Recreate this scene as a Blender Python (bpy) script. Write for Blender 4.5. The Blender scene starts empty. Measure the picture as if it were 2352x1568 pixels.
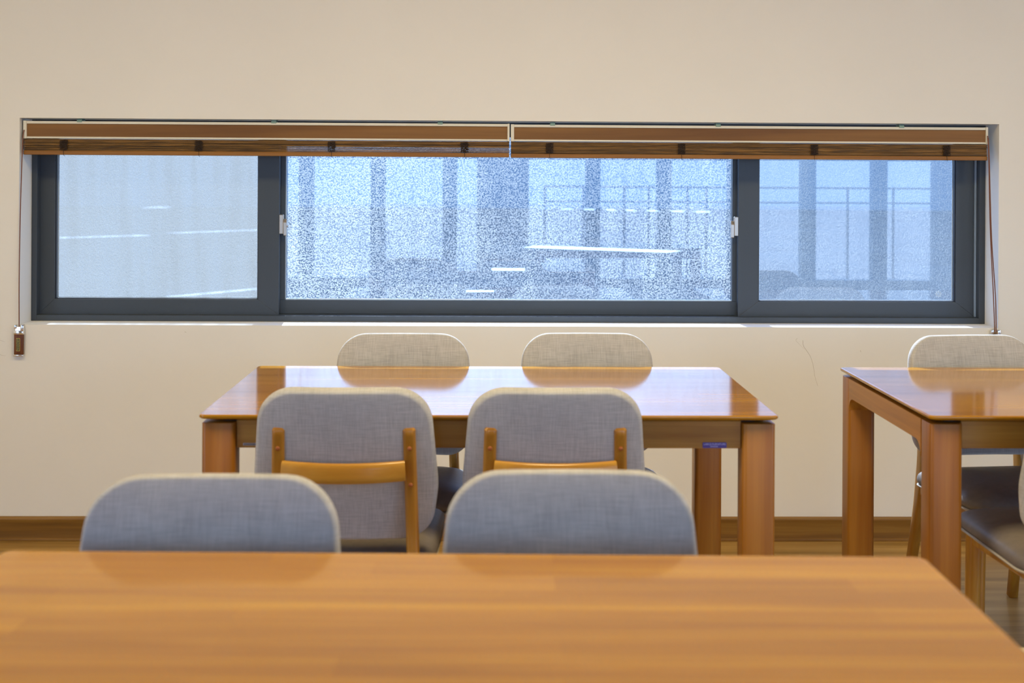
import bpy, bmesh, math, random
from mathutils import Vector, Matrix

SC = bpy.context.scene
COL = SC.collection
R = math.radians

# ------------------------------------------------------------------ camera
cam_data = bpy.data.cameras.new('camera')
cam = bpy.data.objects.new('camera', cam_data)
COL.objects.link(cam)
cam_data.sensor_width = 36.0
cam_data.lens = 2920.0 / 2352.0 * 36.0
cam_data.shift_y = -374.0 / 2352.0
cam_data.clip_start = 0.05
cam_data.clip_end = 500
cam_data.dof.use_dof = True
cam_data.dof.focus_distance = 4.78
cam_data.dof.aperture_fstop = 4.3
cam.matrix_world = (Matrix.Translation((0, 0, 1.32)) @ Matrix.Rotation(R(-1.06), 4, 'Z')
                    @ Matrix.Rotation(R(90), 4, 'X') @ Matrix.Rotation(R(0.32), 4, 'Z'))
SC.camera = cam

# ------------------------------------------------------------------ colour management
SC.view_settings.view_transform = 'Standard'
SC.view_settings.look = 'None'
SC.view_settings.exposure = 0.0
SC.view_settings.gamma = 1.0
SC.view_settings.use_curve_mapping = False

# ------------------------------------------------------------------ world and sun
w = bpy.data.worlds.new('sky')
SC.world = w
w.use_nodes = True
wn, wl = w.node_tree.nodes, w.node_tree.links
bg = wn['Background']
tc = wn.new('ShaderNodeTexCoord')
sx = wn.new('ShaderNodeSeparateXYZ')
rp = wn.new('ShaderNodeValToRGB')
wl.new(tc.outputs['Generated'], sx.inputs[0])
wl.new(sx.outputs['Z'], rp.inputs[0])
rp.color_ramp.elements[0].position = 0.0
rp.color_ramp.elements[0].color = (0.45, 0.675, 1.0, 1)
rp.color_ramp.elements[1].position = 0.6
rp.color_ramp.elements[1].color = (0.26, 0.48, 1.0, 1)
wl.new(rp.outputs[0], bg.inputs['Color'])
bg.inputs['Strength'].default_value = 5.1

sun_data = bpy.data.lights.new('sun', 'SUN')
sun = bpy.data.objects.new('sun', sun_data)
COL.objects.link(sun)
sun_data.energy = 20.0
sun_data.color = (0.93, 0.96, 1.0)
sun_data.angle = R(0.55)
el, az = R(36.1), R(4.8)
d = Vector((math.sin(az) * math.cos(el), -math.cos(az) * math.cos(el), -math.sin(el)))
sun.rotation_euler = d.to_track_quat('-Z', 'Y').to_euler()
sun.location = (0, 12, 9)

LAMP_POWER = 27.5
LAMP_COLOR = (1.0, 0.80, 0.40)

# ------------------------------------------------------------------ helpers
def lin(h):
    c = [int(h[i:i + 2], 16) / 255 for i in (0, 2, 4)]
    return tuple(x / 12.92 if x <= 0.04045 else ((x + 0.055) / 1.055) ** 2.4 for x in c) + (1.0,)

def tag(o, label=None, cat=None, group=None, kind=None):
    if label: o['label'] = label
    if cat: o['category'] = cat
    if group: o['group'] = group
    if kind: o['kind'] = kind
    return o

def empty(name, loc=(0, 0, 0), rz=0.0):
    o = bpy.data.objects.new(name, None)
    COL.objects.link(o)
    o.location = loc
    o.rotation_euler = (0, 0, rz)
    o.empty_display_size = 0.1
    return o

def mesh_obj(name, bm, mat, parent=None, smooth=False):
    bmesh.ops.recalc_face_normals(bm, faces=bm.faces)
    me = bpy.data.meshes.new(name)
    bm.to_mesh(me)
    bm.free()
    if mat: me.materials.append(mat)
    if smooth:
        for p in me.polygons: p.use_smooth = True
        for p in me.polygons:
            p.use_smooth = True
        try: me.set_sharp_from_angle(angle=R(38))
        except Exception: pass
        big = {ek for p in me.polygons if p.area > .02 and len(p.vertices) > 4 for ek in p.edge_keys}
        for e in me.edges:      # keep large flat faces truly flat
            if e.key in big: e.use_edge_sharp = True
    o = bpy.data.objects.new(name, me)
    COL.objects.link(o)
    if parent: o.parent = parent
    return o

def copy_tree(o, parent=None):
    c = o.copy()
    COL.objects.link(c)
    c.parent = parent
    for ch in list(o.children): copy_tree(ch, c)
    return c

def box(bm, x0, x1, y0, y1, z0, z1, bev=0.0, seg=2):
    vs = [bm.verts.new((x, y, z)) for x in (x0, x1) for y in (y0, y1) for z in (z0, z1)]
    fs = [bm.faces.new([vs[i] for i in q]) for q in ((0, 1, 3, 2), (4, 6, 7, 5), (0, 4, 5, 1), (2, 3, 7, 6), (0, 2, 6, 4), (1, 5, 7, 3))]
    if bev > 0:
        es = list({e for f in fs for e in f.edges})
        bmesh.ops.bevel(bm, geom=es, offset=bev, segments=seg, profile=0.5, affect='EDGES')

def prism(bm, pts, axis, a0, a1, bev=0.0):
    """closed outline pts (u, v) extruded along axis from a0 to a1"""
    def P(u, v, a):
        return {'x': (a, u, v), 'y': (u, a, v), 'z': (u, v, a)}[axis]
    A = [bm.verts.new(P(u, v, a0)) for u, v in pts]
    B = [bm.verts.new(P(u, v, a1)) for u, v in pts]
    n = len(pts)
    fs = [bm.faces.new(A), bm.faces.new(B[::-1])]
    for i in range(n): bm.faces.new((A[i], A[(i + 1) % n], B[(i + 1) % n], B[i]))
    if bev > 0:
        es = list({e for f in fs for e in f.edges})
        bmesh.ops.bevel(bm, geom=es, offset=bev, segments=2, profile=0.5, affect='EDGES')

def fillet(poly, radii, seg=8):
    """round the corners of a convex or concave polygon"""
    out = []
    n = len(poly)
    for i in range(n):
        p = Vector(poly[i]); a = Vector(poly[i - 1]); b = Vector(poly[(i + 1) % n])
        r = radii[i] if isinstance(radii, (list, tuple)) else radii
        if r <= 0:
            out.append(tuple(p)); continue
        u = (a - p).normalized(); v = (b - p).normalized()
        ang = math.acos(max(-1, min(1, u.dot(v))))
        if abs(math.pi - ang) < 1e-3:
            out.append(tuple(p)); continue
        t = r / math.tan(ang / 2)
        t = min(t, (a - p).length * 0.49, (b - p).length * 0.49)
        r = t * math.tan(ang / 2)
        c = p + (u + v).normalized() * (r / math.sin(ang / 2))
        s = p + u * t - c; e = p + v * t - c
        a0 = math.atan2(s.y, s.x); a1 = math.atan2(e.y, e.x)
        dd = a1 - a0
        while dd > math.pi: dd -= 2 * math.pi
        while dd < -math.pi: dd += 2 * math.pi
        for k in range(seg + 1):
            q = a0 + dd * k / seg
            out.append((c.x + r * math.cos(q), c.y + r * math.sin(q)))
    return out

def catmull(pts, sub=8):
    P = [Vector(p) for p in pts]
    P = [P[0] * 2 - P[1]] + P + [P[-1] * 2 - P[-2]]
    out = []
    for i in range(1, len(P) - 2):
        for k in range(sub):
            t = k / sub
            a, b, c, e = P[i - 1], P[i], P[i + 1], P[i + 2]
            out.append(0.5 * ((2 * b) + (c - a) * t + (2 * a - 5 * b + 4 * c - e) * t * t + (3 * b - a - 3 * c + e) * t ** 3))
    out.append(P[-2])
    return out

def sweep(bm, pts, w, h, side=Vector((1, 0, 0)), rnd=0.35, seg=4, widths=None, heights=None, round_ends=0.0):
    """rounded-rectangle section (w along side, h across) swept along pts"""
    n = len(pts)
    base = fillet([(-.5, -.5), (.5, -.5), (.5, .5), (-.5, .5)], rnd, seg)
    rings = []
    for i, p in enumerate(pts):
        p = Vector(p)
        t = (Vector(pts[min(i + 1, n - 1)]) - Vector(pts[max(i - 1, 0)])).normalized()
        s = (side - t * side.dot(t)).normalized()
        u = t.cross(s).normalized()
        ww = widths[i] if widths else w
        hh = heights[i] if heights else h
        rings.append([bm.verts.new(p + s * (a * ww) + u * (b * hh)) for a, b in base])
    if round_ends > 0:
        for end in (0, -1):
            p = Vector(pts[end]); q = Vector(pts[1 if end == 0 else -2])
            t = (p - q).normalized()
            ring0 = rings[end]
            c = sum((v.co for v in ring0), Vector()) / len(ring0)
            new = [bm.verts.new(c + (v.co - c) * 0.72 + t * round_ends) for v in ring0]
            if end == 0: rings.insert(0, new)
            else: rings.append(new)
    m = len(base)
    for i in range(len(rings) - 1):
        for k in range(m):
            bm.faces.new((rings[i][k], rings[i][(k + 1) % m], rings[i + 1][(k + 1) % m], rings[i + 1][k]))
    bm.faces.new(rings[0]); bm.faces.new(rings[-1][::-1])

def tube(bm, pts, r, seg=8, r1=None):
    n = len(pts)
    rings = []
    prev = None
    for i, p in enumerate(pts):
        p = Vector(p)
        t = (Vector(pts[min(i + 1, n - 1)]) - Vector(pts[max(i - 1, 0)])).normalized()
        if prev is None:
            prev = t.orthogonal().normalized()
        s = (prev - t * prev.dot(t)).normalized(); prev = s
        u = t.cross(s)
        rr = r if r1 is None else r + (r1 - r) * i / (n - 1)
        rings.append([bm.verts.new(p + (s * math.cos(q) + u * math.sin(q)) * rr) for q in [2 * math.pi * k / seg for k in range(seg)]])
    for i in range(n - 1):
        for k in range(seg):
            bm.faces.new((rings[i][k], rings[i][(k + 1) % seg], rings[i + 1][(k + 1) % seg], rings[i + 1][k]))
    bm.faces.new(rings[0]); bm.faces.new(rings[-1][::-1])

def rings_to_mesh(bm, rings, cap=True):
    V = [[bm.verts.new(p) for p in r] for r in rings]
    m = len(rings[0])
    for i in range(len(V) - 1):
        for k in range(m):
            bm.faces.new((V[i][k], V[i][(k + 1) % m], V[i + 1][(k + 1) % m], V[i + 1][k]))
    if cap:
        for r in (V[0], V[-1][::-1]):
            bm.faces.new(r)

def text_mesh(body, size, mat, name, parent, M, extrude=0.0002, spacing=1.0, bold=0.0):
    cu = bpy.data.curves.new(name, 'FONT')
    cu.body = body; cu.size = size; cu.extrude = extrude
    cu.align_x = 'CENTER'; cu.align_y = 'CENTER'; cu.space_character = spacing; cu.offset = bold
    tmp = bpy.data.objects.new('tmp_text', cu)
    COL.objects.link(tmp)
    dg = bpy.context.evaluated_depsgraph_get()
    me = bpy.data.meshes.new_from_object(tmp.evaluated_get(dg))
    bpy.data.objects.remove(tmp)
    me.transform(M)
    me.materials.clear(); me.materials.append(mat)
    o = bpy.data.objects.new(name, me)
    COL.objects.link(o); o.parent = parent
    return o

# ------------------------------------------------------------------ materials
def new_mat(name):
    m = bpy.data.materials.new(name); m.use_nodes = True
    nt = m.node_tree
    return m, nt.nodes, nt.links, nt.nodes['Principled BSDF']

def mixc(n, l, kind, fac, a, b):
    x = n.new('ShaderNodeMix'); x.data_type = 'RGBA'; x.blend_type = kind
    for sock, val in ((x.inputs[0], fac), (x.inputs[6], a), (x.inputs[7], b)):
        if hasattr(val, 'is_output'): l.new(val, sock)
        else: sock.default_value = val
    return x.outputs[2]

def noise(n, l, vec, scale, detail=3, rough=0.5, dist=0.0):
    x = n.new('ShaderNodeTexNoise')
    x.inputs['Scale'].default_value = scale; x.inputs['Detail'].default_value = detail
    x.inputs['Roughness'].default_value = rough; x.inputs['Distortion'].default_value = dist
    if vec: l.new(vec, x.inputs['Vector'])
    return x.outputs['Fac']

def mapping(n, l, scale=(1, 1, 1), loc=(0, 0, 0), rot=(0, 0, 0)):
    t = n.new('ShaderNodeTexCoord'); mp = n.new('ShaderNodeMapping')
    mp.inputs['Scale'].default_value = scale; mp.inputs['Location'].default_value = loc
    mp.inputs['Rotation'].default_value = rot
    l.new(t.outputs['Object'], mp.inputs[0])
    return mp.outputs[0]

def ramp(n, l, fac, stops):
    r = n.new('ShaderNodeValToRGB'); e = r.color_ramp.elements
    while len(e) < len(stops): e.new(0.5)
    for i, (p, c) in enumerate(stops):
        e[i].position = p; e[i].color = c
    l.new(fac, r.inputs[0])
    return r.outputs[0]

def bump(n, l, h, strength, dist, bsdf):
    b = n.new('ShaderNodeBump'); b.inputs['Strength'].default_value = strength; b.inputs['Distance'].default_value = dist
    l.new(h, b.inputs['Height']); l.new(b.outputs[0], bsdf.inputs['Normal'])

def wood(name, dark, mid, light, axis='x', staves=None, rough=0.35, coat=0.0, coat_rough=0.12, var=0.25, freq=1.0, stave_rot=(0, 0, 0)):
    m, n, l, b = new_mat(name)
    st = {'x': (0.55, 9, 9), 'y': (9, 0.55, 9), 'z': (9, 9, 0.55)}[axis]
    fine = {'x': (3, 120, 120), 'y': (120, 3, 120), 'z': (120, 120, 3)}[axis]
    v = mapping(n, l, tuple(s * freq for s in st))
    f1 = noise(n, l, v, 1.6, 4, 0.5, 0.6)
    col = ramp(n, l, f1, [(0.30, lin(dark)), (0.5, lin(mid)), (0.72, lin(light))])
    v2 = mapping(n, l, fine)
    f2 = noise(n, l, v2, 1.0, 3, 0.6)
    f2c = ramp(n, l, f2, [(0.35, (0.86, 0.84, 0.80, 1)), (0.62, (1.0, 1.0, 1.0, 1))])
    col = mixc(n, l, 'MULTIPLY', 0.7, col, f2c)
    if staves:
        bt = n.new('ShaderNodeTexBrick')
        mpv = mapping(n, l, (1, 1, 1), (0.13, 0.02, 0), stave_rot)
        l.new(mpv, bt.inputs['Vector'])
        bt.inputs['Scale'].default_value = 1.0
        bt.inputs['Brick Width'].default_value = staves[0]; bt.inputs['Row Height'].default_value = staves[1]
        bt.inputs['Mortar Size'].default_value = 0.0
        bt.offset = 0.37; bt.offset_frequency = 2
        bt.inputs['Color1'].default_value = (1 - var, 1 - var * 1.25, 1 - var * 1.5, 1)
        bt.inputs['Color2'].default_value = (1.0, 1.0, 1.0, 1)
        col = mixc(n, l, 'MULTIPLY', 1.0, col, bt.outputs['Color'])
    l.new(col, b.inputs['Base Color'])
    b.inputs['Roughness'].default_value = rough
    b.inputs['Coat Weight'].default_value = coat
    b.inputs['Coat Roughness'].default_value = coat_rough
    b.inputs['Coat IOR'].default_value = 1.55
    b.inputs['Specular IOR Level'].default_value = 0.38 * (1 - coat)
    bump(n, l, f2, 0.06, 0.001, b)
    return m

def plain(name, col, rough=0.5, metal=0.0, spec=0.5, nv=0.0, ns=40.0):
    m, n, l, b = new_mat(name)
    f = noise(n, l, mapping(n, l), ns, 3)
    c = ramp(n, l, f, [(0.3, tuple(x * (1 - nv) for x in col[:3]) + (1,)), (0.7, tuple(min(1, x * (1 + nv)) for x in col[:3]) + (1,))])
    l.new(c, b.inputs['Base Color'])
    b.inputs['Roughness'].default_value = rough; b.inputs['Metallic'].default_value = metal
    b.inputs['Specular IOR Level'].default_value = spec
    return m

def fabric(name, a, c):
    m, n, l, b = new_mat(name)
    f1 = noise(n, l, mapping(n, l, (620, 26, 26)), 1.0, 2)
    f2 = noise(n, l, mapping(n, l, (26, 26, 620)), 1.0, 2)
    f3 = noise(n, l, mapping(n, l, (1, 1, 1)), 14, 3)
    s = n.new('ShaderNodeMath'); s.operation = 'ADD'; l.new(f1, s.inputs[0]); l.new(f2, s.inputs[1])
    h = n.new('ShaderNodeMath'); h.operation = 'MULTIPLY'; l.new(s.outputs[0], h.inputs[0]); h.inputs[1].default_value = 0.5
    col = ramp(n, l, h.outputs[0], [(0.36, a), (0.64, c)])
    tone = ramp(n, l, f3, [(0.3, (0.9, 0.9, 0.9, 1)), (0.7, (1, 1, 1, 1))])
    col = mixc(n, l, 'MULTIPLY', 1.0, col, tone)
    l.new(col, b.inputs['Base Color'])
    b.inputs['Roughness'].default_value = 0.95
    b.inputs['Specular IOR Level'].default_value = 0.1
    b.inputs['Sheen Weight'].default_value = 0.15
    bump(n, l, h.outputs[0], 0.35, 0.0006, b)
    return m

def dusty_glass(name, lo, hi, scale, thin, dust_col, big=(0.85, 1.1), base=0.0, seed=(0, 0, 0), tint=(0.86, 0.93, 1.0), side=None):
    """clear sheet with grime specks on it"""
    m, n, l, b = new_mat(name)
    n.remove(b)
    out = n['Material Output']
    v = mapping(n, l, (1, 1, 1), seed)
    f = noise(n, l, v, scale, 4, 0.62)
    f = ramp(n, l, f, [(lo, (0, 0, 0, 1)), (hi, (1, 1, 1, 1))])
    g = noise(n, l, v, 3.1, 4, 0.6)
    g = ramp(n, l, g, [(0.3, (big[0],) * 3 + (1,)), (0.7, (big[1],) * 3 + (1,))])
    streak = noise(n, l, mapping(n, l, (22, 1, 1.3), seed), 1.0, 3)
    streak = ramp(n, l, streak, [(0.35, (0.86,) * 3 + (1,)), (0.65, (1.1,) * 3 + (1,))])
    mul = n.new('ShaderNodeMath'); mul.operation = 'MULTIPLY'; l.new(f, mul.inputs[0]); mul.inputs[1].default_value = thin
    add = n.new('ShaderNodeMath'); add.operation = 'ADD'; l.new(mul.outputs[0], add.inputs[0]); add.inputs[1].default_value = base
    m1 = n.new('ShaderNodeMath'); m1.operation = 'MULTIPLY'; l.new(add.outputs[0], m1.inputs[0]); l.new(g, m1.inputs[1])
    m2 = n.new('ShaderNodeMath'); m2.operation = 'MULTIPLY'; l.new(m1.outputs[0], m2.inputs[0]); l.new(streak, m2.inputs[1]); m2.use_clamp = True
    if side:     # grime lies thicker towards one end of the sheet
        sp = n.new('ShaderNodeSeparateXYZ'); tcx = n.new('ShaderNodeTexCoord'); l.new(tcx.outputs['Object'], sp.inputs[0])
        mr = n.new('ShaderNodeMapRange'); l.new(sp.outputs['X'], mr.inputs[0])
        mr.inputs[1].default_value = side[0]; mr.inputs[2].default_value = side[1]; mr.inputs[3].default_value = side[2]; mr.inputs[4].default_value = side[3]
        m3 = n.new('ShaderNodeMath'); m3.operation = 'MULTIPLY'; l.new(m2.outputs[0], m3.inputs[0]); l.new(mr.outputs[0], m3.inputs[1])
        m2 = m3
    tr = n.new('ShaderNodeBsdfTransparent'); tr.inputs[0].default_value = tint + (1,)
    tl = n.new('ShaderNodeBsdfTranslucent'); tl.inputs[0].default_value = dust_col
    df = n.new('ShaderNodeBsdfDiffuse'); df.inputs[0].default_value = dust_col
    du = n.new('ShaderNodeMixShader'); du.inputs[0].default_value = 0.25; l.new(tl.outputs[0], du.inputs[1]); l.new(df.outputs[0], du.inputs[2])
    mx = n.new('ShaderNodeMixShader'); l.new(m2.outputs[0], mx.inputs[0]); l.new(tr.outputs[0], mx.inputs[1]); l.new(du.outputs[0], mx.inputs[2])
    gl = n.new('ShaderNodeBsdfGlossy'); gl.inputs['Roughness'].default_value = 0.0; gl.inputs['Color'].default_value = (1, 1, 1, 1)
    fr = n.new('ShaderNodeFresnel'); fr.inputs[0].default_value = 1.52
    ge = n.new('ShaderNodeNewGeometry')
    inv = n.new('ShaderNodeMath'); inv.operation = 'SUBTRACT'; inv.inputs[0].default_value = 1.0; l.new(ge.outputs['Backfacing'], inv.inputs[1])
    ff = n.new('ShaderNodeMath'); ff.operation = 'MULTIPLY'; l.new(fr.outputs[0], ff.inputs[0]); l.new(inv.outputs[0], ff.inputs[1])
    f2 = n.new('ShaderNodeMath'); f2.operation = 'MULTIPLY'; l.new(ff.outputs[0], f2.inputs[0]); f2.inputs[1].default_value = 1.9
    fin = n.new('ShaderNodeMixShader'); l.new(f2.outputs[0], fin.inputs[0]); l.new(mx.outputs[0], fin.inputs[1]); l.new(gl.outputs[0], fin.inputs[2])
    l.new(fin.outputs[0], out.inputs[0])
    return m

M_wall = plain('painted_plaster', (0.80, 0.785, 0.755), 0.85, nv=0.012, ns=3, spec=0.2)
M_ceil = plain('ceiling_paint', (0.82, 0.80, 0.76), 0.9)
M_white = plain('white_paint', (0.80, 0.80, 0.80), 0.6)
M_crack = plain('hairline_scuff', (0.42, 0.36, 0.31), 0.9)
M_base = wood('baseboard_wood', '6e4c20', '866028', '9a7436', 'x', rough=0.42, freq=1.6)
M_floor = wood('floor_laminate', '94743c', 'b28e50', 'c6a264', 'x', staves=(1.2, 0.095), rough=0.33, coat=0.15, coat_rough=0.25, var=0.14, freq=1.4)
M_top = wood('table_top_wood', 'a97416', 'b88218', 'c59120', 'x', staves=(0.42, 0.062), rough=0.24, coat=1.0, coat_rough=0.10, var=0.16, freq=1.1)
M_legw = wood('table_leg_wood', '85500e', 'a26614', 'b37a26', 'z', rough=0.42, coat=0.15, coat_rough=0.25, freq=0.9)
M_apron = wood('table_apron_wood', 'a06c24', 'b88636', 'c69644', 'x', staves=(0.5, 0.05), rough=0.4, coat=0.2, coat_rough=0.25, var=0.14, stave_rot=(R(90), 0, 0), freq=1.3)
M_rail = wood('side_rail_wood', '905810', 'ac701a', 'be8230', 'y', rough=0.42, coat=0.15, coat_rough=0.25)
M_chairw = wood('chair_wood', '965f1a', 'b27c28', 'c4923c', 'z', rough=0.3, coat=0.45, coat_rough=0.18, freq=1.2)
M_railw = wood('chair_rail_wood', '965f1a', 'b27c28', 'c4923c', 'x', rough=0.3, coat=0.45, coat_rough=0.18, freq=1.2)
M_plug = plain('wood_plug', lin('9a5522'), 0.35)
M_fab = fabric('grey_linen', (0.385, 0.372, 0.368, 1), (0.535, 0.52, 0.515, 1))
M_seat = plain('taupe_vinyl', (0.17, 0.145, 0.13), 0.48, spec=0.3, nv=0.08, ns=60)
M_piping = plain('pale_under_trim', (0.42, 0.38, 0.32), 0.7)
M_frame = plain('grey_blue_aluminium', (0.048, 0.060, 0.078), 0.38, metal=0.0, nv=0.03, ns=300)
M_gasket = plain('black_gasket', (0.015, 0.018, 0.03), 0.5)
M_spacer = plain('aluminium_spacer', (0.55, 0.65, 0.75), 0.35, metal=0.4)
M_latch = plain('brushed_latch_metal', (0.55, 0.50, 0.44), 0.3, metal=0.8)
M_cream = plain('cream_headrail', (0.72, 0.69, 0.60), 0.5)
M_panel = wood('headrail_panel', '704a20', '825a2a', '8e6634', 'x', rough=0.5, freq=0.9)
M_slat = wood('bamboo_slat', '4e3616', '74521e', '966c2e', 'x', rough=0.5, freq=9)
M_brail = wood('bamboo_bottom_rail', '7a4f1c', '946426', 'a57634', 'x', rough=0.45)
M_thread = plain('dark_brown_thread', (0.030, 0.016, 0.010), 0.9)
M_cord = plain('brown_cord', (0.19, 0.075, 0.045), 0.8)
M_green = plain('pale_green_clip', (0.22, 0.34, 0.28), 0.5)
M_chrome = plain('chrome', (0.85, 0.86, 0.88), 0.08, metal=1.0)
M_wwood = wood('weight_wood', '4e2a14', '66391c', '7c4a28', 'z', rough=0.4, freq=4)
M_black = plain('black_enamel', (0.006, 0.008, 0.006), 0.35)
M_gold = plain('gold_print', (0.62, 0.52, 0.12), 0.35, metal=0.5)
M_purple = plain('purple_label', (0.085, 0.055, 0.30), 0.4)
M_lilac = plain('lilac_print', (0.55, 0.52, 0.85), 0.5)
M_etch = plain('etched_white', (0.8, 0.9, 0.95), 0.7)
M_barcode = plain('dark_sticker', (0.06, 0.04, 0.04), 0.5)
M_silver = plain('silver_edge', (0.45, 0.42, 0.45), 0.4)

# outdoors
def ground_mat():
    m, n, l, b = new_mat('asphalt')
    v = mapping(n, l)
    f = noise(n, l, v, 0.35, 5, 0.6)
    c = ramp(n, l, f, [(0.3, (0.016, 0.024, 0.033, 1)), (0.7, (0.028, 0.039, 0.050, 1))])
    l.new(c, b.inputs['Base Color']); b.inputs['Roughness'].default_value = 1.0; b.inputs['Specular IOR Level'].default_value = 0.0
    return m
M_ground = ground_mat()
M_hill = plain('scrubby_slope', (0.08, 0.115, 0.135), 1.0, spec=0.0, nv=0.5, ns=0.4)
def hill_mat():  # upper slope paled to brighten the reflection in the table tops
    m, n, l, b = new_mat('slope_toned_for_reflection')
    tcn = n.new('ShaderNodeTexCoord'); sp = n.new('ShaderNodeSeparateXYZ'); l.new(tcn.outputs['Object'], sp.inputs[0])
    f = noise(n, l, mapping(n, l), 0.4, 4)
    a = n.new('ShaderNodeMath'); a.operation = 'MULTIPLY_ADD'; l.new(f, a.inputs[0]); a.inputs[1].default_value = 1.2; l.new(sp.outputs['Z'], a.inputs[2])
    mr = n.new('ShaderNodeMapRange'); l.new(a.outputs[0], mr.inputs[0]); mr.inputs[1].default_value = 4.0; mr.inputs[2].default_value = 6.0
    mx_ = n.new('ShaderNodeMapRange'); l.new(sp.outputs['X'], mx_.inputs[0]); mx_.inputs[1].default_value = 6.0; mx_.inputs[2].default_value = 26.0  # darkened to the right to dull the right-hand table's reflection
    top = mixc(n, l, 'MIX', mx_.outputs[0], (0.78, 0.76, 0.67, 1), (0.20, 0.23, 0.22, 1))
    c = mixc(n, l, 'MIX', mr.outputs[0], (0.085, 0.11, 0.12, 1), top)
    l.new(c, b.inputs['Base Color']); b.inputs['Roughness'].default_value = 1.0; b.inputs['Specular IOR Level'].default_value = 0.0
    return m
M_hill = hill_mat()
M_line = plain('road_paint_and_glint', (0.6, 0.62, 0.65), 1.0, spec=0.0)  # used for ground lines and for the painted glints
M_dark = plain('dark_metal', (0.05, 0.055, 0.065), 0.5)

# ------------------------------------------------------------------ the room
X0, X1, YS, YN, H = -3.4, 4.6, -3.5, 4.64, 2.75
bm = bmesh.new(); box(bm, X0 - .2, X1 + .2, YS - .2, YN + .26, -0.12, 0)
tag(mesh_obj('floor', bm, M_floor), 'light brown wood laminate floor', 'floor', kind='structure')
bm = bmesh.new(); box(bm, X0 - .2, X1 + .2, YS - .2, YN + .26, H, H + .12)
tag(mesh_obj('ceiling', bm, M_ceil), kind='structure')

OX0, OX1, OZ0, OZ1 = -1.700, 1.876, 0.781, 1.530
bm = bmesh.new()
# inner leaf around the opening, then an outer leaf with a taller opening
for (y0, y1, zt, m_) in ((YN, YN + .14, OZ1, 0.0), (YN + .14, YN + .26, 1.64, 0.03)):
    box(bm, X0, OX0 - m_, y0, y1, 0, H)
    box(bm, OX1 + m_, X1, y0, y1, 0, H)
    box(bm, OX0 - m_, OX1 + m_, y0, y1, 0, OZ0)
    box(bm, OX0 - m_, OX1 + m_, y0, y1, zt, H)
wall_n = tag(mesh_obj('wall_north', bm, M_wall), kind='structure')
# fine scuffs on the plaster under the window
def scuff(pts, r=0.0007):
    bm = bmesh.new()
    tube(bm, catmull([(x, YN - 0.0002, z) for x, z in pts], 6), r, 5, r * 0.4)
    mesh_obj('hairline_scuff', bm, M_crack, wall_n)
scuff([(1.156, .733), (1.158, .713), (1.170, .695), (1.183, .675), (1.192, .650), (1.197, .625), (1.201, .600), (1.212, .565)])
scuff([(1.1356, .741), (1.130, .733), (1.142, .720), (1.162, .699)], 0.0004)
scuff([(-1.775, .727), (-1.760, .722), (-1.748, .718)], 0.0005)
scuff([(-1.768, .673), (-1.755, .669), (-1.745, .669)], 0.0004)
scuff([(-1.100, .757), (-1.094, .755)], 0.0008)
scuff([(1.368, .697), (1.370, .690)], 0.0007)

def side_wall(name, xa, xb, ya, yb):  # side openings added to throw cool sky light on the front chairs
    bm = bmesh.new()
    box(bm, xa, xb, YS, ya, 0, H)
    box(bm, xa, xb, yb, YN + .26, 0, H)
    box(bm, xa, xb, ya, yb, 0, .12)
    box(bm, xa, xb, ya, yb, 2.25, H)
    o = tag(mesh_obj(name, bm, M_wall), kind='structure')
    for k in range(1, 3):
        yy = ya + (yb - ya) * k / 3
        bm = bmesh.new(); box(bm, xa + .05, xb - .05, yy - .03, yy + .03, .12, 2.25, .003)
        mesh_obj('mullion', bm, M_dark, o)
side_wall('wall_west', X0 - .2, X0, -0.3, 1.65)
side_wall('wall_east', X1, X1 + .2, -1.2, 1.65)
# glazed wall behind the camera: header, low kerb and mullions between open lights
bm = bmesh.new()
box(bm, X0, X1, YS - .2, YS, 2.05, H)
box(bm, X0, X1, YS - .2, YS, 0, 0.28)
box(bm, X0, -2.15, YS - .2, YS, 0.28, 2.05)
box(bm, -.12, .42, YS - .2, YS, 0.28, 2.05)  # added pier standing in for a person's dark mirror image
wall_s = tag(mesh_obj('wall_south', bm, M_wall), kind='structure')
for k in range(-4, 6):
    cx = 0.345 + 0.748 * k
    if cx > X1 - .1: break
    if cx < -2.1 or k == 0: continue
    wd = 0.075
    bm = bmesh.new(); box(bm, cx - wd, cx + wd, YS - .16, YS - .02, 0.28, 2.05, 0.004)
    mesh_obj('mullion', bm, M_dark, wall_s)

# baseboard with a bead at the top and a small shoe at the foot
prof = [(YN, 0.0), (YN - .014, 0.0), (YN - .015, 0.004), (YN - .014, 0.009), (YN - .011, 0.011), (YN - .0105, 0.072),
        (YN - .0125, 0.076), (YN - .0120, 0.082), (YN - .008, 0.0865), (YN, 0.0875)]
bm = bmesh.new(); prism(bm, prof, 'x', X0, X1)
tag(mesh_obj('baseboard_north', bm, M_base, smooth=True), kind='structure')

# ------------------------------------------------------------------ the window
win = tag(empty('window_1', (0.088, YN + .14, OZ0)), 'long low sliding window in a grey aluminium frame', 'window', kind='structure')
wx, wy, wz = win.location
def wbox(bm, x0, x1, y0, y1, z0, z1, bev=0.001): box(bm, x0 - wx, x1 - wx, y0 - wy, y1 - wy, z0 - wz, z1 - wz, bev, 1)
FY = 4.765
HZ = 1.475      # underside of the frame head
HT = 1.60       # top of the middle light, above the inner lintel
bm = bmesh.new()
wbox(bm, OX0, OX0 + .020, FY, 4.89, OZ0, OZ1)
wbox(bm, OX1 - .022, OX1, FY, 4.89, OZ0, OZ1)
wbox(bm, OX0 + .020, OX1 - .022, FY, 4.80, HZ, OZ1)
wbox(bm, OX0 + .020, OX1 - .022, FY, 4.89, OZ0, OZ0 + .022)
mesh_obj('outer_frame', bm, M_frame, win)
bm = bmesh.new()   # rear fixed light frame behind the sashes
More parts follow.
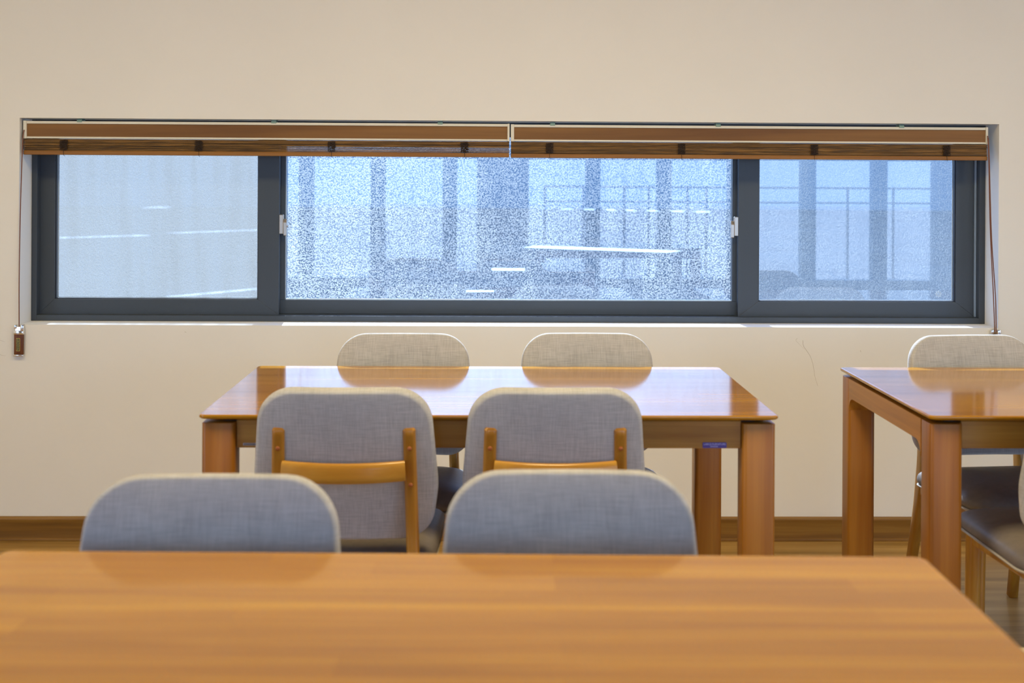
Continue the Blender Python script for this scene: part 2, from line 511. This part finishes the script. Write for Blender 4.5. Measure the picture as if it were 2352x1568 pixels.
FX0, FX1 = -0.800, 0.962
wbox(bm, FX0, FX1, 4.838, 4.882, OZ0 + .022, 0.8555)
wbox(bm, FX0, FX0 + .030, 4.838, 4.882, 0.8555, HT)
wbox(bm, FX1 - .030, FX1, 4.838, 4.882, 0.8555, HT)
wbox(bm, FX0, FX1, 4.838, 4.882, HT, HT + .04)
mesh_obj('fixed_light_frame', bm, M_frame, win)
bm = bmesh.new()
wbox(bm, FX0 + .030, FX1 - .030, 4.846, 4.852, 0.8555, 0.860, 0.0005)
wbox(bm, FX0 + .030, FX0 + .034, 4.846, 4.852, 0.860, HT, 0.0005)
mesh_obj('glazing_bead', bm, M_spacer, win)
G_main = dusty_glass('speckled_glass', 0.47, 0.585, 180, 0.55, (0.255, 0.28, 0.29, 1), (0.65, 1.2), 0.02, side=(-.9, .3, 1.35, .85))
G_left = dusty_glass('frosted_glass', 0.30, 0.70, 260, 0.30, (0.24, 0.25, 0.24, 1), (0.92, 1.05), 0.46, (3, 1, 2))
G_right = dusty_glass('fine_speckled_glass', 0.46, 0.62, 260, 0.34, (0.17, 0.195, 0.21, 1), (0.75, 1.1), 0.14, (7, 4, 5))
bm = bmesh.new(); wbox(bm, FX0 + .034, FX1 - .030, 4.866, 4.871, 0.860, HT, 0)
pane = mesh_obj('glass_pane', bm, G_main, win)
tag(pane, 'wide middle pane thick with pale dust specks')

def logo(x, y, z, parent):
    bm = bmesh.new()
    x -= wx; y -= wy; z -= wz
    for rr, t in ((0.0085, 0.0006), (0.0035, 0.0005)):
        tube(bm, [(x + rr * math.cos(a), y, z + rr * math.sin(a)) for a in [2 * math.pi * k / 24 for k in range(25)]], t, 5)
    for k in range(8):
        a = 2 * math.pi * k / 8
        tube(bm, [(x + q * math.cos(a + o), y, z + q * math.sin(a + o)) for q, o in ((0.0115, -.18), (0.0128, 0), (0.0115, .18))], 0.0005, 5)
    for a in (0, math.pi / 2, math.pi, 1.5 * math.pi):
        tube(bm, [(x + .0035 * math.cos(a), y, z + .0035 * math.sin(a)), (x + .0085 * math.cos(a), y, z + .0085 * math.sin(a))], 0.0004, 5)
    mesh_obj('etched_logo', bm, M_etch, parent)
logo(0.879, 4.8655, 0.887, pane)

def sash(x0, x1, wl_, wr_, y0, mat, lab, latch_side, has_logo):
    """sliding sash: mitred frame with beads, glass and crescent latch"""
    y1 = y0 + .034
    z0, z1, rb = OZ0 + .0195, 1.62, 0.0592
    bm = bmesh.new()
    gx0, gx1, gz0 = x0 + wl_, x1 - wr_, z0 + rb
    def q(*pts): return [(a - wx, b - wz) for a, b in pts]
    prism(bm, q((x0, z0), (gx0, gz0), (gx0, z1), (x0, z1)), 'y', y0 - wy, y1 - wy, 0.0008)
    prism(bm, q((x1, z0), (x1, z1), (gx1, z1), (gx1, gz0)), 'y', y0 - wy, y1 - wy, 0.0008)
    prism(bm, q((x0, z0), (x1, z0), (gx1, gz0), (gx0, gz0)), 'y', y0 - wy, y1 - wy, 0.0008)
    fr = mesh_obj('sash_frame', bm, M_frame, win)
    bm = bmesh.new()
    for (a, b2) in ((gx0, gx0 + .003), (gx1 - .003, gx1)):
        wbox(bm, a, b2, y0 + .006, y0 + .020, gz0, z1, 0.0004)
    wbox(bm, gx0 + .003, gx1 - .003, y0 + .006, y0 + .020, gz0, gz0 + .003, 0.0004)
    mesh_obj('gasket', bm, M_gasket, fr)
    bm = bmesh.new()
    gy = y0 + .026
    for (a, b2) in ((gx0 + .003, gx0 + .0075), (gx1 - .0075, gx1 - .003)):
        wbox(bm, a, b2, gy - .004, gy, gz0 + .003, z1, 0.0004)
    wbox(bm, gx0 + .0075, gx1 - .0075, gy - .004, gy, gz0 + .003, gz0 + .006, 0.0004)
    mesh_obj('glazing_bead', bm, M_spacer, fr)
    bm = bmesh.new(); wbox(bm, gx0 + .001, gx1 - .001, gy, gy + .005, gz0 + .001, z1, 0)
    p = mesh_obj('glass_pane', bm, mat, win)
    tag(p, lab)
    if has_logo: logo(1.722, gy - .0006, 0.888, p)
    # crescent latch on the inner edge of the sash
    ex = x1 if latch_side > 0 else x0
    s = latch_side
    bm = bmesh.new()
    xa, xb = sorted((ex, ex + s * .016))
    wbox(bm, xa, xb, y0 - .004, y0 + .016, 1.107, 1.180, 0.002)
    lt = mesh_obj('latch_body', bm, M_latch, fr)
    bm = bmesh.new()
    xc = ex + s * .022 - wx
    prism(bm, fillet([(y0 - .002 - wy, 1.100 - wz), (y0 + .014 - wy, 1.100 - wz), (y0 + .014 - wy, 1.135 - wz), (y0 + .022 - wy, 1.150 - wz), (y0 + .008 - wy, 1.166 - wz), (y0 - .002 - wy, 1.150 - wz)], 0.003, 3), 'x', xc - .0055, xc + .0055, 0.001)
    tube(bm, [(xc - .006, y0 + .008 - wy, 1.136 - wz), (xc + .010, y0 + .008 - wy, 1.136 - wz)], 0.0045, 12)
    mesh_obj('latch_lever', bm, M_latch, fr)
    return fr
sash(-1.689, -0.7868, 0.064, 0.0785, 4.8015, G_left, 'left pane evenly frosted and bright', 1, False)
sash(0.948, 1.8565, 0.0774, 0.0787, 4.8015, G_right, 'right pane with fine dust and a bluish view', -1, True)
bm = bmesh.new(); wbox(bm, 1.846, 1.853, 4.792, 4.800, OZ0 + .024, HZ, 0.0004)
mesh_obj('weather_strip', bm, plain('pale_blue_strip', (0.25, 0.33, 0.45), 0.4), win)

# ------------------------------------------------------------------ bamboo blinds
def make_blind(x0, x1, ztop, zbot, knots, clips, label, seed, gap_from, cord_end, cords):
    random.seed(seed)
    y0, y1 = 4.655, 4.700
    zr = 1.457
    cx = (x0 + x1) / 2
    root = empty('bamboo_blind', (cx, 4.68, zbot))
    tag(root, label, 'blind', 'bamboo blinds drawn up in the window head')
    ox, oy, oz = root.location
    def b(bm, xa, xb, ya, yb, za, zb, bev=0.0006): box(bm, xa - ox, xb - ox, ya - oy, yb - oy, za - oz, zb - oz, bev, 1)
    bm = bmesh.new()
    b(bm, x0 + .012, x1 - .008, y0 + .002, y1, ztop - .0105, ztop - .001)
    b(bm, x0 + .012, x1 - .008, y0 + .002, y1, zr, zr + .0065)
    b(bm, x0, x0 + .012, y0, y1, zr - .001, ztop)
    b(bm, x1 - .008, x1, y0, y1, zr - .001, ztop)
    hr = mesh_obj('headrail', bm, M_cream, root)
    bm = bmesh.new(); b(bm, x0 + .012, x1 - .008, y0 + .006, y1 - .003, zr + .0065, ztop - .0105, 0)
    mesh_obj('headrail_panel', bm, M_panel, root)
    for c in clips:
        bm = bmesh.new(); b(bm, c - .009, c + .009, y0 + .004, y1 - .005, ztop - .001, ztop + .0092)
        b(bm, c - .009, c + .009, y0 - .0005, y0 + .003, ztop - .004, ztop + .004, .0003)
        mesh_obj('mounting_clip', bm, M_green, root)
    # folded stack of thin bamboo slats
    bm = bmesh.new()
    z = zbot + .0155
    top = zr - .001
    i = 0
    while z < top - .0022:
        h = random.uniform(.0018, .0034)
        yy = y0 + random.uniform(.002, .007)
        e0, e1 = x0 + random.uniform(0, .002), x1 - random.uniform(.0, .003)
        dz = random.uniform(-.0005, .0005)
        b(bm, e0, e1, yy, yy + .008, z, min(z + h, top), .0002)
        i += 1
        z += h + random.uniform(.0002, .0009)
    for lay, (ya, dens) in enumerate(((y0 + .018, .9), (y0 + .030, .8))):
        z = zbot + .0155
        while z < top - .003:
            h = random.uniform(.0022, .0042)
            frac = (z - zbot) / (top - zbot)
            xe = x1 - .001
            if gap_from is not None and frac < .62:
                xe = gap_from + random.uniform(-.02, .02)
            b(bm, x0 + .001, xe, ya + random.uniform(-.002, .002), ya + .009, z, min(z + h, top), .0002)
            z += h + random.uniform(.0001, .0006)
    mesh_obj('slat_stack', bm, M_slat, root)
    bm = bmesh.new(); b(bm, x0 + .0005, x1 - .001, y0 + .001, y0 + .026, zbot, zbot + .0152, .002)
    mesh_obj('bottom_rail', bm, M_brail, root)
    for kx in knots:
        bm = bmesh.new()
        for r_ in range(11):
            zz = zbot + .019 + r_ * .0034
            pts = [(kx - ox + t * .0135 + random.uniform(-.001, .001), y0 - .0012 - oy + random.uniform(-.001, .0008), zz - oz + random.uniform(-.0016, .0016)) for t in (-1, -.6, -.2, .2, .6, 1)]
            tube(bm, catmull(pts, 3), random.uniform(.0010, .0016), 5)
        for r_ in range(7):
            px = kx - ox + random.uniform(-.012, .013)
            pts = [(px + random.uniform(-.004, .004), y0 - .002 - oy, zbot + q - oz) for q in (.017, .026, .035, .044, .054)]
            tube(bm, catmull(pts, 3), .0008, 5)
        for (lx, lz, rr) in ((random.uniform(-.004, .006), .024, .0062), (random.uniform(.002, .008), .050, .0050)):
            pts = [(kx - ox + lx + rr * 1.2 * math.cos(a), y0 - .004 - oy, zbot + lz - oz + rr * .8 * math.sin(a)) for a in [k * math.pi / 6 for k in range(12)]]
            tube(bm, catmull(pts, 2), .0007, 5)
        tube(bm, [(kx - ox, y0 - .002 - oy, zbot + .017 - oz), (kx - ox + .001, y0 - .0015 - oy, zbot - .001 - oz), (kx - ox + .004, y0 + .004 - oy, zbot - .004 - oz)], .0007, 5)
        mesh_obj('cord_knot', bm, M_thread, root)
    bm = bmesh.new()
    for pts in cords:
        tube(bm, catmull([(a - ox, c - oy, e - oz) for a, c, e in pts], 8), .0019, 7)
    mesh_obj('pull_cord', bm, M_cord, root)
    # weight on the cord
    ex, ey, ez = cord_end
    ex -= ox; ey -= oy; ez -= oz
    W = 0.0165
    bm = bmesh.new(); box(bm, ex - W, ex + W, ey - .007, ey + .007, ez - .107, ez - .033, .003, 3)
    wt = mesh_obj('cord_weight', bm, M_wwood, root, True)
    bm = bmesh.new()
    box(bm, ex - W - .001, ex + W + .0015, ey - .008, ey + .008, ez - .034, ez - .020, .002, 2)
    box(bm, ex - W - .0002, ex - W + .009, ey - .0075, ey + .0075, ez - .013, ez + .001, .002, 2)
    box(bm, ex + W - .010, ex + W + .0015, ey - .0078, ey + .0078, ez - .0215, ez + .001, .002, 2)
    box(bm, ex - W + .004, ex + W - .008, ey - .004, ey + .005, ez - .021, ez - .006, .001, 1)
    mesh_obj('chrome_cap', bm, M_chrome, wt, True)
    bm = bmesh.new(); box(bm, ex - W - .001, ex + W + .001, ey - .0078, ey + .0078, ez - .112, ez - .106, .002, 2)
    mesh_obj('chrome_foot', bm, M_chrome, wt, True)
    bm = bmesh.new(); box(bm, ex - .0074, ex + .0058, ey - .0078, ey - .0066, ez - .0935, ez - .0465, .0008, 1)
    mesh_obj('label_border', bm, M_gold, wt)
    bm = bmesh.new(); box(bm, ex - .0060, ex + .0044, ey - .0084, ey - .0070, ez - .0915, ez - .0485, .0005, 1)
    mesh_obj('name_plate', bm, M_black, wt)
    T = Matrix.Translation((ex - .0008, ey - .0086, ez - .070)) @ Matrix.Rotation(R(90), 4, 'X') @ Matrix.Rotation(R(-90), 4, 'Z')
    text_mesh('AROONG', .0084, M_gold, 'lettering', wt, T, .0002, 1.1, 0.0)
    return root

make_blind(-1.693, 0.0765, 1.5210, 1.3975, [-1.5465, -1.057, -0.574, -0.088], [-1.490, -0.785, -0.178],
           'brown bamboo blind over the left half of the window, cord weight fully visible', 3, -0.80,
           (-1.6935, 4.628, 0.781),
           [[(-1.6885, 4.652, 1.487), (-1.691, 4.646, 1.44), (-1.6935, 4.634, 1.20), (-1.695, 4.630, .95), (-1.6935, 4.628, .772)]])
make_blind(0.0810, 1.8415, 1.5190, 1.3965, [0.223, 0.708, 1.198, 1.688], [0.234, 0.843, 1.521],
           'brown bamboo blind over the right half of the window, cord ending behind a chair', 8, None,
           (1.861, 4.628, 0.775),
           [[(1.8385, 4.652, 1.487), (1.840, 4.646, 1.42), (1.845, 4.640, 1.15), (1.855, 4.632, .90), (1.860, 4.630, .766)],
            [(1.8400, 4.650, 1.480), (1.842, 4.645, 1.40), (1.849, 4.638, 1.12), (1.862, 4.631, .90), (1.8645, 4.628, .766)]])

# ------------------------------------------------------------------ dining tables
def make_table():
    W, D = 0.70, 0.40
    root = empty('dining_table')
    def rr(ins, z, r=0.016):
        a, b = W - ins, D - ins
        r = max(0.002, r - ins * 0.2)
        return [(x, y, z) for x, y in fillet([(-a, -b), (a, -b), (a, b), (-a, b)], r, 5)]
    bm = bmesh.new()
    rings_to_mesh(bm, [rr(.0035, .750), rr(.001, .7488), rr(0, .7465), rr(0.0005, .7425), rr(.003, .7400), rr(.032, .7325)])
    mesh_obj('table_top', bm, M_top, root, True)
    for sx_ in (-1, 1):
        for sy_ in (-1, 1):
            x0_, x1_ = sorted((sx_ * (W - .006), sx_ * (W - .086)))
            y0_, y1_ = sorted((sy_ * (D - .012), sy_ * (D - .085)))
            bm = bmesh.new()
            prism(bm, fillet([(x0_, y0_), (x1_, y0_), (x1_, y1_), (x0_, y1_)], .011, 4), 'z', 0, .728, .0015)
            mesh_obj('leg', bm, M_legw, root, True)
    for sy_ in (-1, 1):
        y0_, y1_ = sorted((sy_ * (D - .030), sy_ * (D - .052)))
        bm = bmesh.new(); box(bm, -W + .087, W - .087, y0_, y1_, .665, .7325, .0015, 1)
        mesh_obj('apron', bm, M_apron, root)
    for sx_ in (-1, 1):
        x0_, x1_ = sorted((sx_ * (W - .0065), sx_ * (W - .070)))
        bm = bmesh.new()
        a = D - .085
        rr_ = .038
        arc = [(-a + rr_ - rr_ * math.cos(q), .672 - rr_ + rr_ * math.sin(q)) for q in [math.pi / 2 * k / 8 for k in range(9)]]
        prof = [(-a, .728)] + arc + [(-u, v) for u, v in arc[::-1]] + [(a, .728)]
        prism(bm, prof, 'x', x0_, x1_, .0)
        mesh_obj('side_rail', bm, M_rail, root, True)
    for sx_ in (-1, 1):
        for sy_ in (-1, 1):
            bm = bmesh.new()
            box(bm, sx_ * (W - .07) - .02, sx_ * (W - .07) + .02, sy_ * (D - .07) - .02, sy_ * (D - .07) + .02, .727, .7335, .001, 1)
            mesh_obj('spacer', bm, M_gasket, root)
    y = -(D - .030)
    bm = bmesh.new()
    prism(bm, fillet([(.519, .6662), (.5775, .6662), (.5775, .6800), (.519, .6800)], .0022, 4), 'y', y - .0012, y + .0002, .0003)
    lb = mesh_obj('maker_label', bm, M_purple, root)
    T = Matrix.Translation((.5485, y - .0013, .6754)) @ Matrix.Rotation(R(90), 4, 'X')
    text_mesh('LARCE FURNITURE', .0066, M_lilac, 'lettering', lb, T, .0002, .95)
    T = Matrix.Translation((.5470, y - .0013, .6700)) @ Matrix.Rotation(R(90), 4, 'X')
    text_mesh('000000000', .0042, M_lilac, 'lettering', lb, T, .0002, 1.0)
    return root

def add_sticker(root):
    y = -.370
    bm = bmesh.new(); box(bm, -.597, -.548, y - .0008, y + .0002, .6705, .6765, .0002, 1)
    st = mesh_obj('small_sticker', bm, M_silver, root)
    bm = bmesh.new()
    for k in range(12):
        box(bm, -.594 + k * .0037, -.594 + k * .0037 + .0022, y - .0011, y - .0005, .6718, .6752)
    mesh_obj('printed_bars', bm, M_barcode, st)

GT = 'dining tables'
t1 = make_table(); t1.location = (.0065, 3.46, 0)
t2 = copy_tree(t1); t2.location = (1.774, 3.465, 0)
t3 = copy_tree(t1); t3.location = (-.044, 1.535, 0); t3.rotation_euler.z = R(-1.3)
t4 = copy_tree(t1); t4.location = (1.05, -1.15, 0); t4.rotation_euler.z = R(-4)
add_sticker(t1)
tag(t1, 'wooden dining table in the middle with two chairs on each long side', 'table', GT)
tag(t2, 'wooden dining table cut off by the right edge, its leg frame seen end-on', 'table', GT)
tag(t3, 'blurred wooden dining table top filling the foreground', 'table', GT)
tag(t4, 'dining table behind the viewer, only mirrored in the window glass', 'table', GT)

# ------------------------------------------------------------------ chairs
def pad(outline, center, prof):
    """closed pad from an outline; prof: (scale towards centre, offset n)"""
    cx_, cy_ = center
    return [[(cx_ + (u - cx_) * s, cy_ + (v - cy_) * s, nn) for u, v in outline] for s, nn in prof]

def make_chair():
    root = empty('dining_chair')
    # ---- backrest, local coordinates (x, height s, thickness n); sitter faces +y
    L = 0.372
    out = fillet([(-.196, L), (-.2165, .13), (-.200, 0), (.200, 0), (.2165, .13), (.196, L)],
                 [.088, .25, .105, .105, .25, .088], 10)
    ev = []
    for i in range(len(out)):       # densify long edges so the pad can bend
        a, b_ = Vector(out[i]), Vector(out[(i + 1) % len(out)])
        k = max(1, int((b_ - a).length / .02))
        for j in range(k): ev.append(tuple(a + (b_ - a) * j / k))
    T = .019
    prof = []
    for q in range(0, 9):           # front dome -> rim -> flatter back
        a = math.pi / 2 * q / 8
        prof.append((1 - .05 * (1 - math.sin(a)), T * math.cos(a)))
    front = [(0.08, T * 1.55), (.3, T * 1.5), (.5, T * 1.42), (.68, T * 1.32), (.82, T * 1.18), (.90, T * 1.08)]
    back = [(1 - .05 * (1 - math.cos(math.pi / 2 * q / 8)), -T * math.sin(math.pi / 2 * q / 8)) for q in range(1, 9)]
    back += [(.88, -T * 1.03), (.75, -T * 1.06), (.55, -T * 1.08), (.3, -T * 1.08), (.08, -T * 1.08)]
    rings = pad(ev, (0, L * .5), front + prof + back)
    def place(p):
        x, s, nn = p
        t = s / L
        lean = .012 * (t - .5) ** 2 * 4 * 0
        y = -.172 - .070 * t + .55 * x * x * 1.0 - .0135 + nn + lean
        z = .478 + .362 * t + nn * .18 - .002
        return (x, y, z)
    bm = bmesh.new()
    rings_to_mesh(bm, [[place(p) for p in r] for r in rings])
    mesh_obj('backrest', bm, M_fab, root, True)
    # ---- seat cushion
    so = fillet([(-.205, -.200), (.205, -.200), (.222, .228), (-.222, .228)], [.07, .07, .055, .055], 9)
    sp = [(.05, .466), (.3, .465), (.55, .4625), (.75, .458), (.88, .451), (.95, .444), (.985, .436), (1.0, .426), (.995, .417), (.975, .409), (.95, .406), (.3, .406)]
    bm = bmesh.new()
    def splace(p):
        x, y, z = p
        return (x, y, z + .02 * (y + .2) / .43 - .012 - (0.012 * max(0, (y - .13) / .1) ** 2))
    rings_to_mesh(bm, [[splace(p) for p in r] for r in pad(so, (0, .014), sp)])
    seat = mesh_obj('seat', bm, M_seat, root, True)
    bm = bmesh.new()
    rings_to_mesh(bm, [[splace(p) for p in r] for r in pad(so, (0, .014), [(.94, .4085), (.99, .4095), (1.0, .4065), (.985, .402), (.93, .4005)])])
    mesh_obj('under_trim', bm, M_piping, seat, True)
    # ---- rear legs that carry the back
    for s in (-1, 1):
        pts = catmull([(s * .1495, -.2395, .742), (s * .152, -.226, .66), (s * .155, -.216, .56), (s * .158, -.208, .46),
                       (s * .163, -.212, .36), (s * .170, -.240, .20), (s * .178, -.285, .004)], 6)
        n = len(pts)
        wd = [.030] * n
        hs = []
        for p in pts:
            z = p.z
            hs.append(.026 if z > .70 else .028 + .020 * math.exp(-((z - .40) / .10) ** 2) + (.004 if z < .3 else 0))
        bm = bmesh.new(); sweep(bm, pts, .03, .03, rnd=.30, widths=wd, heights=hs, round_ends=.005)
        leg = mesh_obj('rear_leg', bm, M_chairw, root, True)
        for zz, yy in ((.698, -.2475), (.612, -.2365)):
            bm = bmesh.new()
            c = Vector((s * (.1510 if zz > .65 else .1533), yy, zz))
            rg = [[(c.x + r_ * math.cos(a), c.y - h_, c.z + r_ * math.sin(a)) for a in [2 * math.pi * k / 14 for k in range(14)]] for r_, h_ in ((.0052, -.006), (.0052, .0005), (.0042, .0018), (.0018, .0026))]
            rings_to_mesh(bm, rg)
            mesh_obj('wood_plug', bm, M_plug, leg, True)
    # ---- front legs
    for s in (-1, 1):
        bm = bmesh.new()
        pts = [(s * .176, .178, .398), (s * .177, .180, .30), (s * .179, .184, .15), (s * .181, .188, .006), (s * .181, .188, .0)]
        sweep(bm, pts, .038, .038, rnd=.46, seg=6, widths=[.040, .040, .036, .031, .028], heights=[.042, .040, .036, .031, .028])
        mesh_obj('front_leg', bm, M_chairw, root, True)
    # ---- curved rail across the back
    bm = bmesh.new()
    pts = [(x, -.248 - .018 * (1 - (x / .14) ** 2), .648 - .0035 * (1 - (x / .14) ** 2)) for x in [-.14 + .28 * k / 16 for k in range(17)]]
    sweep(bm, pts, .046, .022, side=Vector((0, .1, 1)), rnd=.3)
    mesh_obj('back_rail', bm, M_railw, root, True)
    # ---- seat frame
    for s in (-1, 1):
        bm = bmesh.new()
        pts = catmull([(s * .161, -.205, .372), (s * .165, -.13, .383), (s * .170, .02, .384), (s * .175, .172, .384)], 6)
        n = len(pts)
        sweep(bm, pts, .026, .04, rnd=.2, heights=[.052 - .016 * min(1, k / (n * .35)) for k in range(n)])
        mesh_obj('side_rail', bm, M_chairw, root, True)
    bm = bmesh.new(); box(bm, -.158, .158, .166, .190, .366, .401, .003, 2)
    mesh_obj('front_rail', bm, M_railw, root)
    bm = bmesh.new(); box(bm, -.145, .145, -.205, -.185, .362, .401, .003, 2)
    mesh_obj('rear_rail', bm, M_railw, root)
    return root

chair = make_chair()
def put(x, y, rz, label, first=[True]):
    o = chair if first[0] else copy_tree(chair)
    first[0] = False
    o.location = (x, y, 0); o.rotation_euler = (0, 0, R(rz))
    tag(o, label, 'chair', 'grey upholstered dining chairs')
    return o
# (x of the backrest, y of the origin)
put(-.4370, 1.822, 180.5, 'blurred bluish grey chair back, left of the two beyond the foreground table')
put(.1340, 1.855, 179.5, 'blurred bluish grey chair back, right of the two beyond the foreground table')
put(-.3290, 3.172, 0, 'grey chair from behind showing its wooden back rail, near left seat of middle table')
put(.1580, 3.176, 0, 'grey fabric chair seen from behind, near right seat of the middle table')
put(-.2590, 3.705, 180, 'tan-lit chair against the window wall, far left seat of the middle table')
put(.3090, 3.728, 180, 'tan-lit chair against the window wall, far right seat of the middle table')
put(1.526, 3.712, 186, 'chair by the wall at the far side of the cut-off right-hand table')
put(1.463, 3.150, 1, 'chair cut off by the right edge, only seat corner and front leg showing')

# ------------------------------------------------------------------ ceiling lights
for i, (x, y) in enumerate(((-1.9, 2.5), (0.2, 2.5), (2.3, 2.5))):
    r_ = empty('ceiling_light', (x, y, H))
    tag(r_, 'square warm ceiling light panel, ' + ('on the left', 'in the middle', 'on the right')[i], 'ceiling light', 'ceiling light panels')
    bm = bmesh.new(); box(bm, -.31, .31, -.31, .31, -.035, 0, .003, 1)
    mesh_obj('housing', bm, M_white, r_)
    m, n, l, b = new_mat('lit_diffuser')
    b.inputs['Base Color'].default_value = (.9, .85, .75, 1)
    b.inputs['Emission Color'].default_value = LAMP_COLOR + (1,)
    b.inputs['Emission Strength'].default_value = 2.0
    bm = bmesh.new(); box(bm, -.28, .28, -.28, .28, -.038, -.0355)
    mesh_obj('diffuser', bm, m, r_)
    ld = bpy.data.lights.new('lamp', 'AREA'); ld.shape = 'SQUARE'; ld.size = .55
    ld.energy = LAMP_POWER * (1.0, 1.35, 1.0)[i]; ld.color = LAMP_COLOR
    lo = bpy.data.objects.new('lamp', ld); COL.objects.link(lo); lo.parent = r_; lo.location = (0, 0, -.045)

# ------------------------------------------------------------------ outdoors
bm = bmesh.new(); box(bm, -60, 60, -60, 120, -.22, -.14)
bm2 = bmesh.new(); box(bm2, -40, 40, -60, YS - .25, -.14, -.10)
tag(mesh_obj('terrace', bm2, plain('pale_paving', (0.42, 0.45, 0.46), 1.0, spec=0.0)), 'pale paved terrace mirrored in the window glass', 'terrace', kind='structure')
tag(mesh_obj('pavement', bm, M_ground), 'grey asphalt car park beyond the window', 'pavement', kind='structure')
random.seed(5)
bm = bmesh.new()
NX, NY = 40, 14
g = [[None] * (NY + 1) for _ in range(NX + 1)]
for i in range(NX + 1):
    for j in range(NY + 1):
        x = -60 + 120 * i / NX; y = 62 + 50 * j / NY
        g[i][j] = bm.verts.new((x, y, -.3 + 26 * (j / NY) ** .8 + (random.uniform(-.5, .5) if j else 0)))
for i in range(NX):
    for j in range(NY):
        bm.faces.new((g[i][j], g[i + 1][j], g[i + 1][j + 1], g[i][j + 1]))
tag(mesh_obj('hillside', bm, M_hill, smooth=True), 'scrubby slope beyond the car park, upper part paled to brighten the table reflections', 'hill', kind='structure')

GP = -.14
def paint(p, q, wdt, label):
    (xa, ya), (xb, yb) = p, q
    cx_, cy_ = (xa + xb) / 2, (ya + yb) / 2
    L_ = math.hypot(xb - xa, yb - ya)
    bm = bmesh.new(); box(bm, -L_ / 2, L_ / 2, -wdt / 2, wdt / 2, 0, .004)
    o = mesh_obj('line_and_glint_strip', bm, M_line)
    o.location = (cx_, cy_, GP); o.rotation_euler.z = math.atan2(yb - ya, xb - xa)
    tag(o, label, 'road marking', 'painted lines and glint strips on the car park')
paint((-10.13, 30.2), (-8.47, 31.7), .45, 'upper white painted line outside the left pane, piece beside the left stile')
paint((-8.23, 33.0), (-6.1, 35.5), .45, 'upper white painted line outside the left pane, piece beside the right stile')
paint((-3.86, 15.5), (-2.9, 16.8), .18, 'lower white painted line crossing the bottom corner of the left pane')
paint((.92, 27.3), (3.76, 25.6), .75, 'long glint painted as a white strip running through the right half of the middle pane')  # table-edge glint in the glass, painted as a ground strip
paint((.06, 20.4), (.59, 20.4), .5, 'small glint painted as a white strip low in the centre of the middle pane')  # glint in the glass painted as a pale strip outside
paint((-.28, 16.45), (.08, 16.45), .22, 'lowest small glint painted as a white strip, just above the middle pane sill')  # another glass glint laid on the ground as pale colour
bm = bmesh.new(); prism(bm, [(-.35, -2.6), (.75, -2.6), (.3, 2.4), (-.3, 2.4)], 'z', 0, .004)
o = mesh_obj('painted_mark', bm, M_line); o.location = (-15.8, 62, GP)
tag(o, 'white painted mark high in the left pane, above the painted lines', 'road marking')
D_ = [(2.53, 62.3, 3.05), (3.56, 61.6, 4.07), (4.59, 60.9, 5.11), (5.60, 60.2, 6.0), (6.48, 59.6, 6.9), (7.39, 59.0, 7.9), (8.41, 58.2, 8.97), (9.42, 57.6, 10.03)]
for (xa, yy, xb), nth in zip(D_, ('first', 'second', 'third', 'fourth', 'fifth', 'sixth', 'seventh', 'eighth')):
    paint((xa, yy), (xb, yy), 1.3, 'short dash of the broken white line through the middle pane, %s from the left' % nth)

# metal railing on the terrace behind the viewer, mirrored in the panes
rl = tag(empty('railing', (4.2, -8.3, -.10)), 'thin dark metal railing mirrored in the right half of the window glass', 'railing')
for zz in (1.31, 1.10):
    bm = bmesh.new(); tube(bm, [(-3.4, 0, zz), (3.6, 0, zz)], .014, 8)
    mesh_obj('rail', bm, M_dark, rl, True)
for xx in (-3.4, -2.85, -2.27, -1.92, -1.37, -1.1, -.4, .25, .9, 1.55, 2.2, 2.9, 3.55):
    bm = bmesh.new(); tube(bm, [(xx, 0, 0), (xx, 0, 1.33)], .018, 8)
    mesh_obj('post', bm, M_dark, rl, True)
